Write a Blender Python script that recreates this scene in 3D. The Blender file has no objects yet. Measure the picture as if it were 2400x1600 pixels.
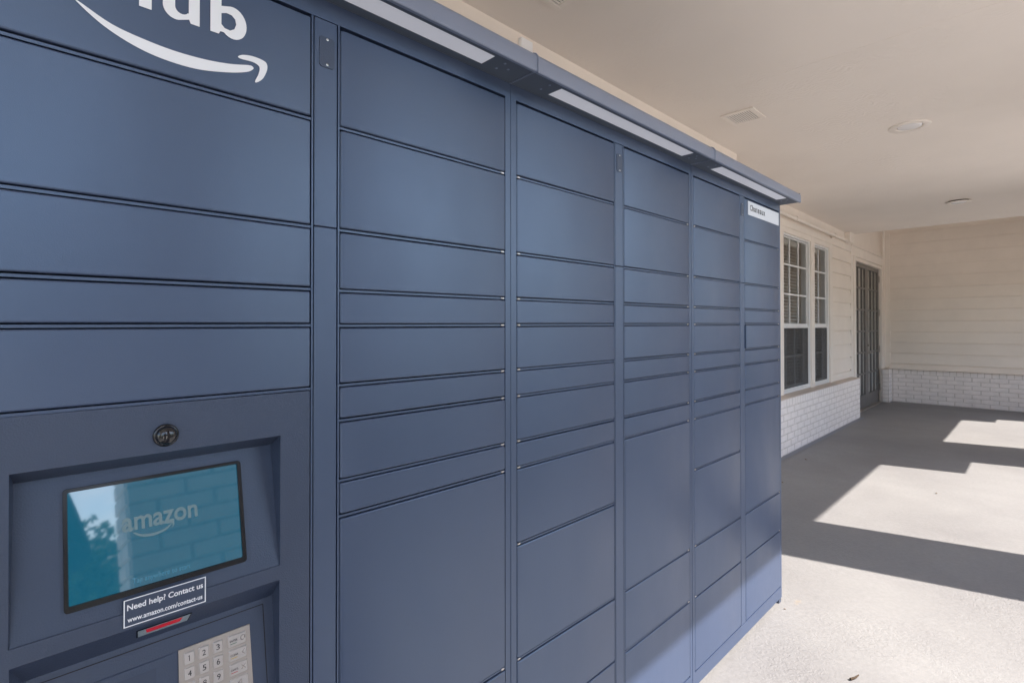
import bpy, bmesh, math, random
from mathutils import Vector, Matrix
random.seed(7)
S = bpy.context.scene
C = S.collection
R = math.radians

# ------------------------------------------------------------------ camera
CAM = Vector((0.0, -0.8714, 1.3))
yaw, pitch, roll = R(44.4272), R(0.4492), R(-0.0352)
F = Vector((math.sin(yaw)*math.cos(pitch), math.cos(yaw)*math.cos(pitch), math.sin(pitch)))
r0 = Vector((math.cos(yaw), -math.sin(yaw), 0)); u0 = r0.cross(F)
r1 = math.cos(roll)*r0 + math.sin(roll)*u0
u1 = -math.sin(roll)*r0 + math.cos(roll)*u0
cd = bpy.data.cameras.new('camera'); cam = bpy.data.objects.new('camera', cd); C.objects.link(cam)
m3 = Matrix((r1, u1, -F)).transposed()
cam.matrix_world = Matrix.Translation(CAM) @ m3.to_4x4()
cd.sensor_fit = 'HORIZONTAL'; cd.sensor_width = 36; cd.lens = 1220/2400*36
cd.shift_y = -46.19/2400
cd.clip_start = 0.02; cd.clip_end = 500
S.camera = cam

# ------------------------------------------------------------------ light
EL, AZ = R(48.1), R(164.3)          # azimuth clockwise from +Y
sdir = Vector((math.sin(AZ)*math.cos(EL), math.cos(AZ)*math.cos(EL), math.sin(EL)))
ld = bpy.data.lights.new('sun', 'SUN'); ld.energy = 3.9; ld.angle = R(0.55); ld.color = (1.0, 0.92, 0.845)
sun = bpy.data.objects.new('sun', ld); C.objects.link(sun)
sun.rotation_euler = sdir.to_track_quat('Z', 'Y').to_euler(); sun.location = (2, -6, 8)
W = bpy.data.worlds.new('World'); S.world = W; W.use_nodes = True
nt = W.node_tree; N = nt.nodes; L = nt.links
bg = N['Background']; bg.inputs['Strength'].default_value = 0.14
sky = N.new('ShaderNodeTexSky'); sky.sky_type = 'NISHITA'; sky.sun_disc = False
sky.sun_elevation = EL; sky.sun_rotation = AZ; sky.dust_density = .8
tc = N.new('ShaderNodeTexCoord'); no = N.new('ShaderNodeTexNoise'); no.inputs['Scale'].default_value = 2.6
no.inputs['Detail'].default_value = 8; no.inputs['Roughness'].default_value = .6
mp = N.new('ShaderNodeMapping'); mp.inputs['Scale'].default_value = (1, 1, 2.6)
L.new(tc.outputs['Generated'], mp.inputs[0]); L.new(mp.outputs[0], no.inputs['Vector'])
rp = N.new('ShaderNodeValToRGB'); rp.color_ramp.elements[0].position = .54; rp.color_ramp.elements[1].position = .72
L.new(no.outputs['Fac'], rp.inputs[0])
mx = N.new('ShaderNodeMixRGB'); mx.inputs[2].default_value = (8.5, 8.7, 9.2, 1)
L.new(rp.outputs[0], mx.inputs[0]); L.new(sky.outputs[0], mx.inputs[1]); L.new(mx.outputs[0], bg.inputs['Color'])
S.view_settings.view_transform = 'Standard'; S.view_settings.look = 'None'
S.view_settings.gamma = 1; S.view_settings.exposure = 1.7
S.render.engine = 'CYCLES'
S.cycles.max_bounces = 14; S.cycles.diffuse_bounces = 8; S.cycles.glossy_bounces = 6
S.cycles.transmission_bounces = 8; S.cycles.transparent_max_bounces = 12
S.cycles.use_denoising = True; S.cycles.caustics_reflective = False

# ------------------------------------------------------------------ materials
def mat(name, col, rough=.6, spec=.5, tint=None, var=0, vscale=8, bump=0, bscale=60, metal=0, emit=None, es=0, ior=None, dist=.002, bdetail=3, stretch=None, coat=0):
    m = bpy.data.materials.new(name); m.use_nodes = True
    t = m.node_tree; b = t.nodes['Principled BSDF']
    b.inputs['Base Color'].default_value = (*col, 1); b.inputs['Roughness'].default_value = rough
    b.inputs['Metallic'].default_value = metal; b.inputs['Specular IOR Level'].default_value = spec
    if coat: b.inputs['Coat Weight'].default_value = coat; b.inputs['Coat Roughness'].default_value = .12
    if tint: b.inputs['Specular Tint'].default_value = (*tint, 1)
    if ior: b.inputs['IOR'].default_value = ior
    if emit: b.inputs['Emission Color'].default_value = (*emit, 1); b.inputs['Emission Strength'].default_value = es
    tcn = t.nodes.new('ShaderNodeTexCoord'); src = tcn.outputs['Object']
    if stretch:
        mpn = t.nodes.new('ShaderNodeMapping'); mpn.inputs['Scale'].default_value = stretch
        t.links.new(src, mpn.inputs[0]); src = mpn.outputs[0]
    if var:
        n = t.nodes.new('ShaderNodeTexNoise'); n.inputs['Scale'].default_value = vscale; n.inputs['Detail'].default_value = 6
        n.inputs['Roughness'].default_value = .62
        t.links.new(src, n.inputs['Vector'])
        cr = t.nodes.new('ShaderNodeValToRGB')
        cr.color_ramp.elements[0].position = .3; cr.color_ramp.elements[1].position = .7
        cr.color_ramp.elements[0].color = (*[c*(1-var) for c in col], 1)
        cr.color_ramp.elements[1].color = (*[min(1, c*(1+var)) for c in col], 1)
        t.links.new(n.outputs['Fac'], cr.inputs[0]); t.links.new(cr.outputs[0], b.inputs['Base Color'])
    if bump:
        n2 = t.nodes.new('ShaderNodeTexNoise'); n2.inputs['Scale'].default_value = bscale; n2.inputs['Detail'].default_value = bdetail
        t.links.new(src, n2.inputs['Vector'])
        bn = t.nodes.new('ShaderNodeBump'); bn.inputs['Strength'].default_value = bump; bn.inputs['Distance'].default_value = dist
        t.links.new(n2.outputs['Fac'], bn.inputs['Height']); t.links.new(bn.outputs[0], b.inputs['Normal'])
    return m

M = {}
M['navy'] = mat('navy_powder_coat', (.036, .053, .104), .30, .65, tint=(.68, .83, 1.0), ior=1.8, var=.05, vscale=2.5, bump=.22, bscale=900, dist=.0006)
M['navy_panel'] = mat('navy_textured_coat', (.040, .054, .092), .38, .5, tint=(.8, .9, 1.0), ior=1.65, var=.05, vscale=5, bump=.55, bscale=520, dist=.0008)
M['navy_dark'] = mat('navy_inner_body', (.05, .065, .10), .55, .4)
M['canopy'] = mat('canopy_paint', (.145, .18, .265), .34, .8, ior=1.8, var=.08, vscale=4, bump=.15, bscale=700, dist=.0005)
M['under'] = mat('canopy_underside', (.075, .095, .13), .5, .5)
M['frost'] = mat('frosted_diffuser', (.80, .82, .88), .35, .5, emit=(.82, .87, 1.0), es=.045)
M['white_vinyl'] = mat('white_vinyl', (.86, .86, .87), .35, .5, emit=None)
M['label_white'] = mat('white_label_paper', (.74, .76, .80), .4, .5)
M['ink'] = mat('black_ink', (.02, .02, .025), .6, .3)
M['black'] = mat('black_plastic', (.012, .012, .014), .22, .5)
M['dome'] = mat('smoked_dome', (.01, .01, .012), .05, .5, ior=1.6)
M['steel'] = mat('brushed_steel', (.44, .39, .35), .42, .5, metal=.55, bump=.2, bscale=300, stretch=(1, 1, 14))
M['key'] = mat('key_metal', (.60, .56, .53), .3, .5, metal=.5)
M['chrome'] = mat('satin_chrome', (.72, .70, .68), .22, .5, metal=1)
M['green'] = mat('green_print', (.01, .14, .07), .6); M['yellow'] = mat('yellow_print', (.62, .40, .03), .6); M['redp'] = mat('red_print', (.5, .03, .04), .6)
M['scan_grey'] = mat('scanner_grey', (.25, .30, .33), .35, .5, var=.2, vscale=400)
M['scan_red'] = mat('scanner_red_window', (.36, .018, .03), .12, .5, emit=(1, .03, .06), es=.06)
M['screen_text'] = mat('screen_lettering', (.03, .06, .07), .3, .5, emit=(.16, .23, .26), es=.19)
M['screen_faint'] = mat('screen_small_lettering', (.04, .09, .12), .3, .5, emit=(.03, .12, .18), es=.35)
M['floor_skirt'] = mat('floor_paint_edge', (.21, .22, .25), .6)
M['cream'] = mat('cream_siding_paint', (.84, .765, .685), .55, .4, var=.035, vscale=3, bump=.12, bscale=90, dist=.001)
M['trim'] = mat('cream_trim_paint', (.84, .775, .70), .5, .4, var=.03, vscale=5)
M['white_frame'] = mat('white_window_vinyl', (.80, .80, .79), .4, .5)
M['brick'] = mat('white_painted_brick', (.87, .805, .765), .6, .4, var=.07, vscale=9, bump=.5, bscale=70, dist=.002)
M['mortar'] = mat('painted_mortar', (.69, .63, .585), .85, .2, var=.15, vscale=20, bump=.5, bscale=120)
M['sill'] = mat('painted_brick_sill', (.60, .52, .455), .7, .3, var=.08, vscale=12, bump=.4, bscale=60)
M['door'] = mat('bronze_door_paint', (.155, .142, .130), .38, .5, var=.04, vscale=3)
M['blind'] = mat('blind_slat', (.88, .85, .80), .5, .4)
M['room'] = mat('dim_room_wall', (.5, .44, .38), .8, .2)
M['curtain'] = mat('door_curtain', (.93, .88, .82), .9, .1, var=.08, vscale=20)
M['screen_mesh'] = None
M['vent'] = mat('vent_enamel', (.83, .765, .70), .45, .5)
M['vent_dark'] = mat('duct_shadow', (.07, .06, .055), .9, .1)
M['lens'] = mat('lamp_lens', (.86, .84, .84), .25, .5)
M['twig'] = mat('dry_twig', (.07, .05, .035), .9, .1, var=.3, vscale=40)
M['leaf_dry'] = mat('dry_leaf', (.16, .10, .05), .8, .2, var=.3, vscale=60)
M['asphalt'] = mat('concrete_drive', (.62, .58, .53), .9, .3, var=.2, vscale=12, bump=.5, bscale=80)  # made pale to bounce more sunlight up to the porch ceiling
M['grass'] = mat('lawn_grass', (.05, .085, .025), .9, .2, var=.35, vscale=6, bump=.8, bscale=60, dist=.02)
M['bark'] = mat('tree_bark', (.10, .075, .055), .9, .2, var=.25, vscale=14, bump=.8, bscale=30, dist=.01)
M['leaves'] = mat('tree_leaves', (.055, .10, .03), .6, .3, var=.4, vscale=2.5)
M['leaves2'] = mat('hedge_leaves', (.035, .07, .022), .6, .3, var=.4, vscale=5)
M['cloth'] = mat('dark_shirt', (.02, .028, .045), .9, .2, var=.2, vscale=12)
M['jeans'] = mat('blue_jeans', (.03, .04, .075), .9, .2, var=.2, vscale=14)
M['skin'] = mat('skin', (.50, .31, .22), .55, .4)
M['hair'] = mat('brown_hair', (.035, .022, .014), .6, .3)

def navy_wear(m, r0, r1, wav):
    t = m.node_tree; b = t.nodes['Principled BSDF']; tcn = t.nodes.new('ShaderNodeTexCoord')
    mpn = t.nodes.new('ShaderNodeMapping'); mpn.inputs['Scale'].default_value = (1, 1, .45); t.links.new(tcn.outputs['Object'], mpn.inputs[0])
    n = t.nodes.new('ShaderNodeTexNoise'); n.inputs['Scale'].default_value = 7; n.inputs['Detail'].default_value = 4; n.inputs['Roughness'].default_value = .55
    t.links.new(mpn.outputs[0], n.inputs['Vector'])
    mr = t.nodes.new('ShaderNodeMapRange'); mr.inputs[1].default_value = .35; mr.inputs[2].default_value = .7; mr.inputs[3].default_value = r0; mr.inputs[4].default_value = r1
    t.links.new(n.outputs['Fac'], mr.inputs[0]); t.links.new(mr.outputs[0], b.inputs['Roughness'])
    n2 = t.nodes.new('ShaderNodeTexNoise'); n2.inputs['Scale'].default_value = 3.2; n2.inputs['Detail'].default_value = 1
    t.links.new(tcn.outputs['Object'], n2.inputs['Vector'])
    bn = t.nodes.new('ShaderNodeBump'); bn.inputs['Strength'].default_value = 1; bn.inputs['Distance'].default_value = wav
    t.links.new(n2.outputs['Fac'], bn.inputs['Height'])
    old = b.inputs['Normal'].links[0].from_node; t.links.new(bn.outputs[0], old.inputs['Normal'])
navy_wear(M['navy'], .38, .46, .0015); navy_wear(M['navy_panel'], .36, .42, .001)
def ceiling_mat():
    m = mat('painted_ceiling', (.79, .705, .625), .62, .35)
    t = m.node_tree; b = t.nodes['Principled BSDF']; tcn = t.nodes.new('ShaderNodeTexCoord')
    n = t.nodes.new('ShaderNodeTexNoise'); n.inputs['Scale'].default_value = .8; n.inputs['Detail'].default_value = 4
    t.links.new(tcn.outputs['Object'], n.inputs['Vector'])
    cr = t.nodes.new('ShaderNodeValToRGB'); cr.color_ramp.elements[0].position = .3; cr.color_ramp.elements[1].position = .72
    cr.color_ramp.elements[0].color = (.79, .725, .665, 1); cr.color_ramp.elements[1].color = (.88, .81, .745, 1)
    t.links.new(n.outputs['Fac'], cr.inputs[0]); t.links.new(cr.outputs[0], b.inputs['Base Color'])
    # swirled trowel texture: patches of curved brush strokes
    wv = t.nodes.new('ShaderNodeTexWave'); wv.inputs['Scale'].default_value = 9; wv.inputs['Distortion'].default_value = 16
    wv.inputs['Detail'].default_value = 3; wv.inputs['Detail Scale'].default_value = 1.4
    t.links.new(tcn.outputs['Object'], wv.inputs['Vector'])
    n3 = t.nodes.new('ShaderNodeTexNoise'); n3.inputs['Scale'].default_value = 1.7; n3.inputs['Detail'].default_value = 5
    t.links.new(tcn.outputs['Object'], n3.inputs['Vector'])
    cr3 = t.nodes.new('ShaderNodeValToRGB'); cr3.color_ramp.elements[0].position = .5; cr3.color_ramp.elements[1].position = .64
    t.links.new(n3.outputs['Fac'], cr3.inputs[0])
    mu = t.nodes.new('ShaderNodeMath'); mu.operation = 'MULTIPLY'
    t.links.new(wv.outputs['Fac'], mu.inputs[0]); t.links.new(cr3.outputs[0], mu.inputs[1])
    bn = t.nodes.new('ShaderNodeBump'); bn.inputs['Strength'].default_value = .35; bn.inputs['Distance'].default_value = .005
    t.links.new(mu.outputs[0], bn.inputs['Height']); t.links.new(bn.outputs[0], b.inputs['Normal'])
    return m
M['ceiling'] = ceiling_mat()

def floor_mat():
    m = mat('painted_concrete', (.47, .455, .44), .58, .35)
    t = m.node_tree; b = t.nodes['Principled BSDF']; tcn = t.nodes.new('ShaderNodeTexCoord'); O = tcn.outputs['Object']
    def noise(s, d, r=.6):
        n = t.nodes.new('ShaderNodeTexNoise'); n.inputs['Scale'].default_value = s; n.inputs['Detail'].default_value = d; n.inputs['Roughness'].default_value = r
        t.links.new(O, n.inputs['Vector']); return n.outputs['Fac']
    def ramp(src, p0, p1, c0, c1):
        c = t.nodes.new('ShaderNodeValToRGB'); c.color_ramp.elements[0].position = p0; c.color_ramp.elements[1].position = p1
        c.color_ramp.elements[0].color = (*c0, 1); c.color_ramp.elements[1].color = (*c1, 1); t.links.new(src, c.inputs[0]); return c.outputs[0]
    base = ramp(noise(1.1, 8, .65), .32, .7, (.202, .198, .199), (.262, .259, .255))
    fine = ramp(noise(45, 5, .7), .3, .75, (.90, .90, .90), (1.06, 1.06, 1.06))
    mul = t.nodes.new('ShaderNodeMixRGB'); mul.blend_type = 'MULTIPLY'; mul.inputs[0].default_value = 1
    t.links.new(base, mul.inputs[1]); t.links.new(fine, mul.inputs[2])
    # small rust spot on the slab near the cabinet corner
    sub = t.nodes.new('ShaderNodeVectorMath'); sub.operation = 'SUBTRACT'; sub.inputs[1].default_value = (2.683, -.055, 0)
    wob = t.nodes.new('ShaderNodeTexNoise'); wob.inputs['Scale'].default_value = 60
    t.links.new(O, wob.inputs['Vector'])
    vs = t.nodes.new('ShaderNodeVectorMath'); vs.operation = 'MULTIPLY'; vs.inputs[1].default_value = (1, 2.2, 0)
    ln = t.nodes.new('ShaderNodeVectorMath'); ln.operation = 'LENGTH'
    t.links.new(O, sub.inputs[0]); t.links.new(sub.outputs[0], vs.inputs[0]); t.links.new(vs.outputs[0], ln.inputs[0])
    ad = t.nodes.new('ShaderNodeMath'); ad.operation = 'MULTIPLY_ADD'; ad.inputs[1].default_value = .06; 
    t.links.new(wob.outputs['Fac'], ad.inputs[0]); t.links.new(ln.outputs['Value'], ad.inputs[2])
    sp = ramp(ad.outputs[0], .035, .062, (1, 1, 1), (0, 0, 0))
    sc = t.nodes.new('ShaderNodeMixRGB'); sc.inputs[2].default_value = (.34, .26, .17, 1)
    md = t.nodes.new('ShaderNodeMath'); md.operation = 'MULTIPLY'; md.inputs[1].default_value = .38
    t.links.new(sp, md.inputs[0]); t.links.new(md.outputs[0], sc.inputs[0])
    vo = t.nodes.new('ShaderNodeTexVoronoi'); vo.inputs['Scale'].default_value = 3.2; t.links.new(O, vo.inputs['Vector'])
    spk = ramp(vo.outputs['Distance'], .008, .015, (.35, .33, .31), (1, 1, 1))
    for extra in (spk,):
        m9 = t.nodes.new('ShaderNodeMixRGB'); m9.blend_type = 'MULTIPLY'; m9.inputs[0].default_value = 1
        t.links.new(mul.outputs[0], m9.inputs[1]); t.links.new(extra, m9.inputs[2]); mul = m9
    t.links.new(mul.outputs[0], sc.inputs[1]); t.links.new(sc.outputs[0], b.inputs['Base Color'])
    # rolled / spalled paint relief in patches
    patch = ramp(noise(1.6, 5), .42, .62, (.12, .12, .12), (1, 1, 1))
    relief = t.nodes.new('ShaderNodeTexVoronoi'); relief.feature = 'SMOOTH_F1'; relief.inputs['Scale'].default_value = 75
    wd = t.nodes.new('ShaderNodeVectorMath'); wd.operation = 'ADD'
    wn = t.nodes.new('ShaderNodeTexNoise'); wn.inputs['Scale'].default_value = 30; t.links.new(O, wn.inputs['Vector'])
    ws = t.nodes.new('ShaderNodeVectorMath'); ws.operation = 'SCALE'; ws.inputs['Scale'].default_value = .06
    t.links.new(wn.outputs['Color'], ws.inputs[0]); t.links.new(O, wd.inputs[0]); t.links.new(ws.outputs[0], wd.inputs[1])
    t.links.new(wd.outputs[0], relief.inputs['Vector'])
    mm = t.nodes.new('ShaderNodeMath'); mm.operation = 'MULTIPLY'
    t.links.new(relief.outputs['Distance'], mm.inputs[0]); t.links.new(patch, mm.inputs[1])
    bn = t.nodes.new('ShaderNodeBump'); bn.inputs['Strength'].default_value = .5; bn.inputs['Distance'].default_value = .0045
    t.links.new(mm.outputs[0], bn.inputs['Height'])
    bn2 = t.nodes.new('ShaderNodeBump'); bn2.inputs['Strength'].default_value = .35; bn2.inputs['Distance'].default_value = .0015
    t.links.new(noise(220, 3), bn2.inputs['Height']); t.links.new(bn.outputs[0], bn2.inputs['Normal'])
    t.links.new(bn2.outputs[0], b.inputs['Normal'])
    return m
M['floor'] = floor_mat()

def glass_mat(name, tint, rough=.0, mixf=.0):
    m = bpy.data.materials.new(name); m.use_nodes = True; t = m.node_tree
    t.nodes.remove(t.nodes['Principled BSDF']); out = t.nodes['Material Output']
    fr = t.nodes.new('ShaderNodeFresnel'); fr.inputs['IOR'].default_value = 1.5
    tr = t.nodes.new('ShaderNodeBsdfTransparent'); tr.inputs[0].default_value = (*tint, 1)
    gl = t.nodes.new('ShaderNodeBsdfGlossy'); gl.inputs['Roughness'].default_value = rough
    mxs = t.nodes.new('ShaderNodeMixShader')
    t.links.new(fr.outputs[0], mxs.inputs[0]); t.links.new(tr.outputs[0], mxs.inputs[1]); t.links.new(gl.outputs[0], mxs.inputs[2])
    t.links.new(mxs.outputs[0], out.inputs[0]); return m
M['glass'] = glass_mat('window_glass', (.98, .99, .98))
def mesh_mat():
    m = bpy.data.materials.new('insect_screen'); m.use_nodes = True; t = m.node_tree
    b = t.nodes['Principled BSDF']; out = t.nodes['Material Output']
    b.inputs['Base Color'].default_value = (.075, .075, .078, 1); b.inputs['Roughness'].default_value = .8
    tr = t.nodes.new('ShaderNodeBsdfTransparent'); mxs = t.nodes.new('ShaderNodeMixShader'); mxs.inputs[0].default_value = .45
    t.links.new(tr.outputs[0], mxs.inputs[1]); t.links.new(b.outputs[0], mxs.inputs[2]); t.links.new(mxs.outputs[0], out.inputs[0]); return m
M['screen_mesh'] = mesh_mat()
def display_mat():
    m = mat('lit_display', (.006, .02, .03), .03, .8, emit=(.012, .15, .25), es=.19, ior=1.78, metal=0)
    return m
M['display'] = display_mat()

# ------------------------------------------------------------------ mesh helpers
class MB:
    def __init__(s): s.v = []; s.f = []; s.smooth = False
    def add(s, vs, fs):
        o = len(s.v); s.v += [tuple(v) for v in vs]; s.f += [tuple(i+o for i in f) for f in fs]; return s
    def box(s, x0, x1, y0, y1, z0, z1):
        return s.add([(x0,y0,z0),(x1,y0,z0),(x1,y1,z0),(x0,y1,z0),(x0,y0,z1),(x1,y0,z1),(x1,y1,z1),(x0,y1,z1)],
                     [(0,3,2,1),(4,5,6,7),(0,1,5,4),(1,2,6,5),(2,3,7,6),(3,0,4,7)])
    def prism(s, pts, axis, a, b):
        # pts: 2D outline (counter-clockwise), axis: 'x','y','z' extrusion
        n = len(pts)
        def P(p, t):
            if axis == 'x': return (t, p[0], p[1])
            if axis == 'y': return (p[0], t, p[1])
            return (p[0], p[1], t)
        vs = [P(p, a) for p in pts] + [P(p, b) for p in pts]
        fs = [tuple(range(n))[::-1], tuple(range(n, 2*n))] + [(i, (i+1) % n, n+(i+1) % n, n+i) for i in range(n)]
        return s.add(vs, fs)
    def tube(s, a, b, r, n=12, r2=None):
        a, b = Vector(a), Vector(b); d = (b-a).normalized(); q = d.to_track_quat('Z', 'Y'); r2 = r if r2 is None else r2
        vs = []
        for c, rr in ((a, r), (b, r2)):
            for i in range(n):
                t = 2*math.pi*i/n; vs.append(c + q @ Vector((rr*math.cos(t), rr*math.sin(t), 0)))
        fs = [tuple(range(n))[::-1], tuple(range(n, 2*n))] + [(i, (i+1) % n, n+(i+1) % n, n+i) for i in range(n)]
        return s.add(vs, fs)
    def lathe(s, prof, center, up=(0,0,1), n=24):
        q = Vector(up).to_track_quat('Z', 'Y'); c = Vector(center); vs = []; k = len(prof)
        for r, h in prof:
            for i in range(n):
                t = 2*math.pi*i/n; vs.append(c + q @ Vector((r*math.cos(t), r*math.sin(t), h)))
        fs = [(j*n+i, j*n+(i+1) % n, (j+1)*n+(i+1) % n, (j+1)*n+i) for j in range(k-1) for i in range(n)]
        fs += [tuple(range(n))[::-1], tuple(range((k-1)*n, k*n))]
        return s.add(vs, fs)
    def map(s, fn): s.v = [tuple(fn(*v)) for v in s.v]; return s
def bevel(mb, off, seg=2, angle=30):
    bm = bmesh.new(); vs = [bm.verts.new(v) for v in mb.v]
    for f in mb.f:
        try: bm.faces.new([vs[i] for i in f])
        except ValueError: pass
    bmesh.ops.recalc_face_normals(bm, faces=bm.faces)
    es = [e for e in bm.edges if len(e.link_faces) == 2 and e.calc_face_angle(0) > R(angle)]
    bmesh.ops.bevel(bm, geom=es, offset=off, segments=seg, profile=.6, affect='EDGES', clamp_overlap=True)
    o = MB(); bm.verts.index_update(); o.v = [tuple(v.co) for v in bm.verts]; o.f = [tuple(v.index for v in f.verts) for f in bm.faces]
    bm.free(); return o
def link(name, mb, m, parent=None, base=(0,0,0), smooth=False, label=None):
    me = bpy.data.meshes.new(name); b = Vector(base)
    me.from_pydata([tuple(Vector(v)-b) for v in mb.v], [], mb.f)
    bm = bmesh.new(); bm.from_mesh(me); (len(mb.f) > 1) and bmesh.ops.recalc_face_normals(bm, faces=bm.faces); bm.to_mesh(me); bm.free()
    if smooth:
        for p in me.polygons: p.use_smooth = True
        if hasattr(me, 'set_sharp_from_angle'): me.set_sharp_from_angle(angle=R(smooth if smooth is not True else 40))
    me.materials.append(m); o = bpy.data.objects.new(name, me); C.objects.link(o)
    if parent: o.parent = parent
    if label: o['label'] = label
    return o
class Thing:
    def __init__(s, name, label, cat, loc, group=None):
        s.base = Vector(loc); e = bpy.data.objects.new(name, None); C.objects.link(e); e.location = loc; e.empty_display_size = .1
        e['label'] = label; e['category'] = cat
        if group: e['group'] = group
        s.e = e
    def part(s, name, mb, m, parent=None, smooth=False, label=None):
        return link(name, mb, m, parent or s.e, s.base, smooth, label)
def solo(name, mb, m, label, cat, loc=(0,0,0), group=None, smooth=False):
    o = link(name, mb, m, None, loc, smooth); o.location = loc; o['label'] = label; o['category'] = cat
    if group: o['group'] = group
    return o
def struct(name, mb, m): 
    o = link(name, mb, m); o['kind'] = 'structure'; return o

def curve_mesh(cu):
    ob = bpy.data.objects.new('tmp', cu); C.objects.link(ob)
    bpy.context.view_layer.update()
    me = bpy.data.meshes.new_from_object(ob.evaluated_get(bpy.context.evaluated_depsgraph_get()))
    vs = [tuple(v.co) for v in me.vertices]; fs = [tuple(p.vertices) for p in me.polygons]
    bpy.data.objects.remove(ob); bpy.data.curves.remove(cu); bpy.data.meshes.remove(me)
    return vs, fs
def text2d(body, bold=0, spacing=1):
    cu = bpy.data.curves.new('t', 'FONT'); cu.body = body; cu.size = 1; cu.offset = bold; cu.space_character = spacing; cu.resolution_u = 5
    return curve_mesh(cu)
def poly2d(loops, cyc=True):
    cu = bpy.data.curves.new('p', 'CURVE'); cu.dimensions = '2D'; cu.fill_mode = 'BOTH'
    for lp in loops:
        sp = cu.splines.new('POLY'); sp.points.add(len(lp)-1); sp.use_cyclic_u = True
        for i, p in enumerate(lp): sp.points[i].co = (p[0], p[1], 0, 1)
    return curve_mesh(cu)
def fit_text(mb, body, x0, x1, z0, z1, fn, bold=0, spacing=1, keep=False):
    """text filling x0..x1 and z0..z1 (bounds of the drawn glyphs); fn maps (u, v) to a point"""
    vs, fs = text2d(body, bold, spacing)
    ax, bx = min(v[0] for v in vs), max(v[0] for v in vs); az, bz = min(v[1] for v in vs), max(v[1] for v in vs)
    if x1 is None: x1 = x0 + (bx-ax)*(z1-z0)/(bz-az)
    mb.add([fn(x0+(v[0]-ax)/(bx-ax)*(x1-x0), z0+(v[1]-az)/(bz-az)*(z1-z0)) for v in vs], fs)
    return mb
def smooth_loop(pts, n=6):
    # closed Catmull-Rom through pts
    out = []; k = len(pts)
    for i in range(k):
        p0, p1, p2, p3 = (Vector((*pts[(i+j-1) % k], 0)) for j in range(4))
        for s_ in range(n):
            t = s_/n
            q = .5*((2*p1)+(-p0+p2)*t+(2*p0-5*p1+4*p2-p3)*t*t+(-p0+3*p1-3*p2+p3)*t**3)
            out.append((q.x, q.y))
    return out

# ------------------------------------------------------------------ the setting: floor and ground
YB = 1.10
fl = MB().box(-5.0, 12.2, -2.35, 1.60, -.14, 0.0)
struct('porch_floor', fl, M['floor'])
struct('floor_edge_strip', MB().add([(3.9,.892,.004),(8.68,.892,.004),(8.68,.944,.004),(3.9,.944,.004)], [(0,1,2,3)]), M['floor_skirt'])
struct('concrete_drive', MB().add([(-120,-22,-.15),(120,-22,-.15),(120,-2.36,-.15),(-120,-2.36,-.15)], [(0,1,2,3)]), M['asphalt'])  # unseen bright ground, serves as a reflector for the ceiling
struct('lawn', MB().add([(-200,-200,-.154),(200,-200,-.154),(200,200,-.154),(-200,200,-.154)], [(0,1,2,3)]), M['grass'])

# ------------------------------------------------------------------ building
B = Thing('building', 'cream painted building with lap siding, white brick base and flat covered porch', 'building', (0, 1.6, 0))
CZ = 2.60
LAP = lambda z0: None
def lap_boards(mb, a0, a1, zlist, fn):
    """boards running along 'a'; zlist ascending joints; bottom edge of each board stands out"""
    for z0, z1 in zip(zlist[:-1], zlist[1:]):
        prof = [(0.0, z0+.011), (.021, z0+.011), (.006, z1), (0.0, z1)]
        vs = [fn(a0, d, z) for d, z in prof] + [fn(a1, d, z) for d, z in prof]
        mb.add(vs, [(3,2,1,0), (4,5,6,7)] + [(i, (i+1) % 4, 4+(i+1) % 4, 4+i) for i in range(4)])
# window wall (plane y = 1.075), openings cut by building it in pieces
WY = 1.075
wx0, wx1, vx0, vx1 = 5.93, 6.87, 7.00, 7.64     # the two window openings
wz0, wz1 = .57, 2.30
wall = MB()
wall.box(3.98, wx0, WY, 1.42, 0, 3.2); wall.box(wx1, vx0, WY, 1.42, 0, 3.2); wall.box(vx1, 8.90, WY, 1.42, 0, 3.2)
for a, b in ((wx0, wx1), (vx0, vx1)): wall.box(a, b, WY, 1.42, 0, wz0); wall.box(a, b, WY, 1.42, wz1, 3.2)
wall.box(8.90, 10.80, WY, 1.42, 2.33, 3.2); wall.box(10.80, 11.3, WY, 1.42, 0, 3.2)
B.part('wall', wall, M['cream'])
zj = [.665, .849, 1.035, 1.225, 1.418, 1.605, 1.80, 1.995, 2.18, 2.36, 2.595]
sd = MB(); f_front = lambda a, d, z: (a, WY-d, z)
lap_boards(sd, 7.76, 8.72, zj, f_front); B.part('siding', sd, M['cream'])
sd = MB(); lap_boards(sd, 3.98, 5.80, zj, f_front); B.part('siding', sd, M['cream']); sd = MB()
lap_boards(sd, 10.93, 11.0, [.645, .825, 1.007, 1.188, 1.371, 1.557, 1.744, 1.93, 2.12, 2.3, 2.5, 2.7, 2.9, 3.1], f_front)
B.part('siding', sd, M['cream'])
# boards and trim round windows, base board, header band
tr = MB()
tr.box(5.80, wx0-.002, 1.052, WY, .565, 2.36); tr.box(wx1+.002, vx0-.002, 1.052, WY, .565, 2.36); tr.box(vx1+.002, 7.76, 1.052, WY, .565, 2.36)
tr.box(wx0-.002, wx1+.002, 1.054, WY, wz1, 2.36); tr.box(vx0-.002, vx1+.002, 1.054, WY, wz1, 2.36)
tr.box(5.80, 8.72, 1.056, WY, 2.362, 2.44)
tr.box(7.762, 8.70, 1.056, WY, .565, .655)
tr.box(3.99, 8.40, 1.052, WY, 2.505, 2.60)
tr.box(8.72, 8.86, 1.060, WY, .0, 2.32)                       # board left of the door
B.part('trim_board', bevel(tr, .003, 1), M['trim'])
# bay wall behind the lockers
bay = MB().box(-5.0, 3.98, .75, 1.42, 0, 3.2)
B.part('bay_wall', bay, M['cream'])
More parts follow.
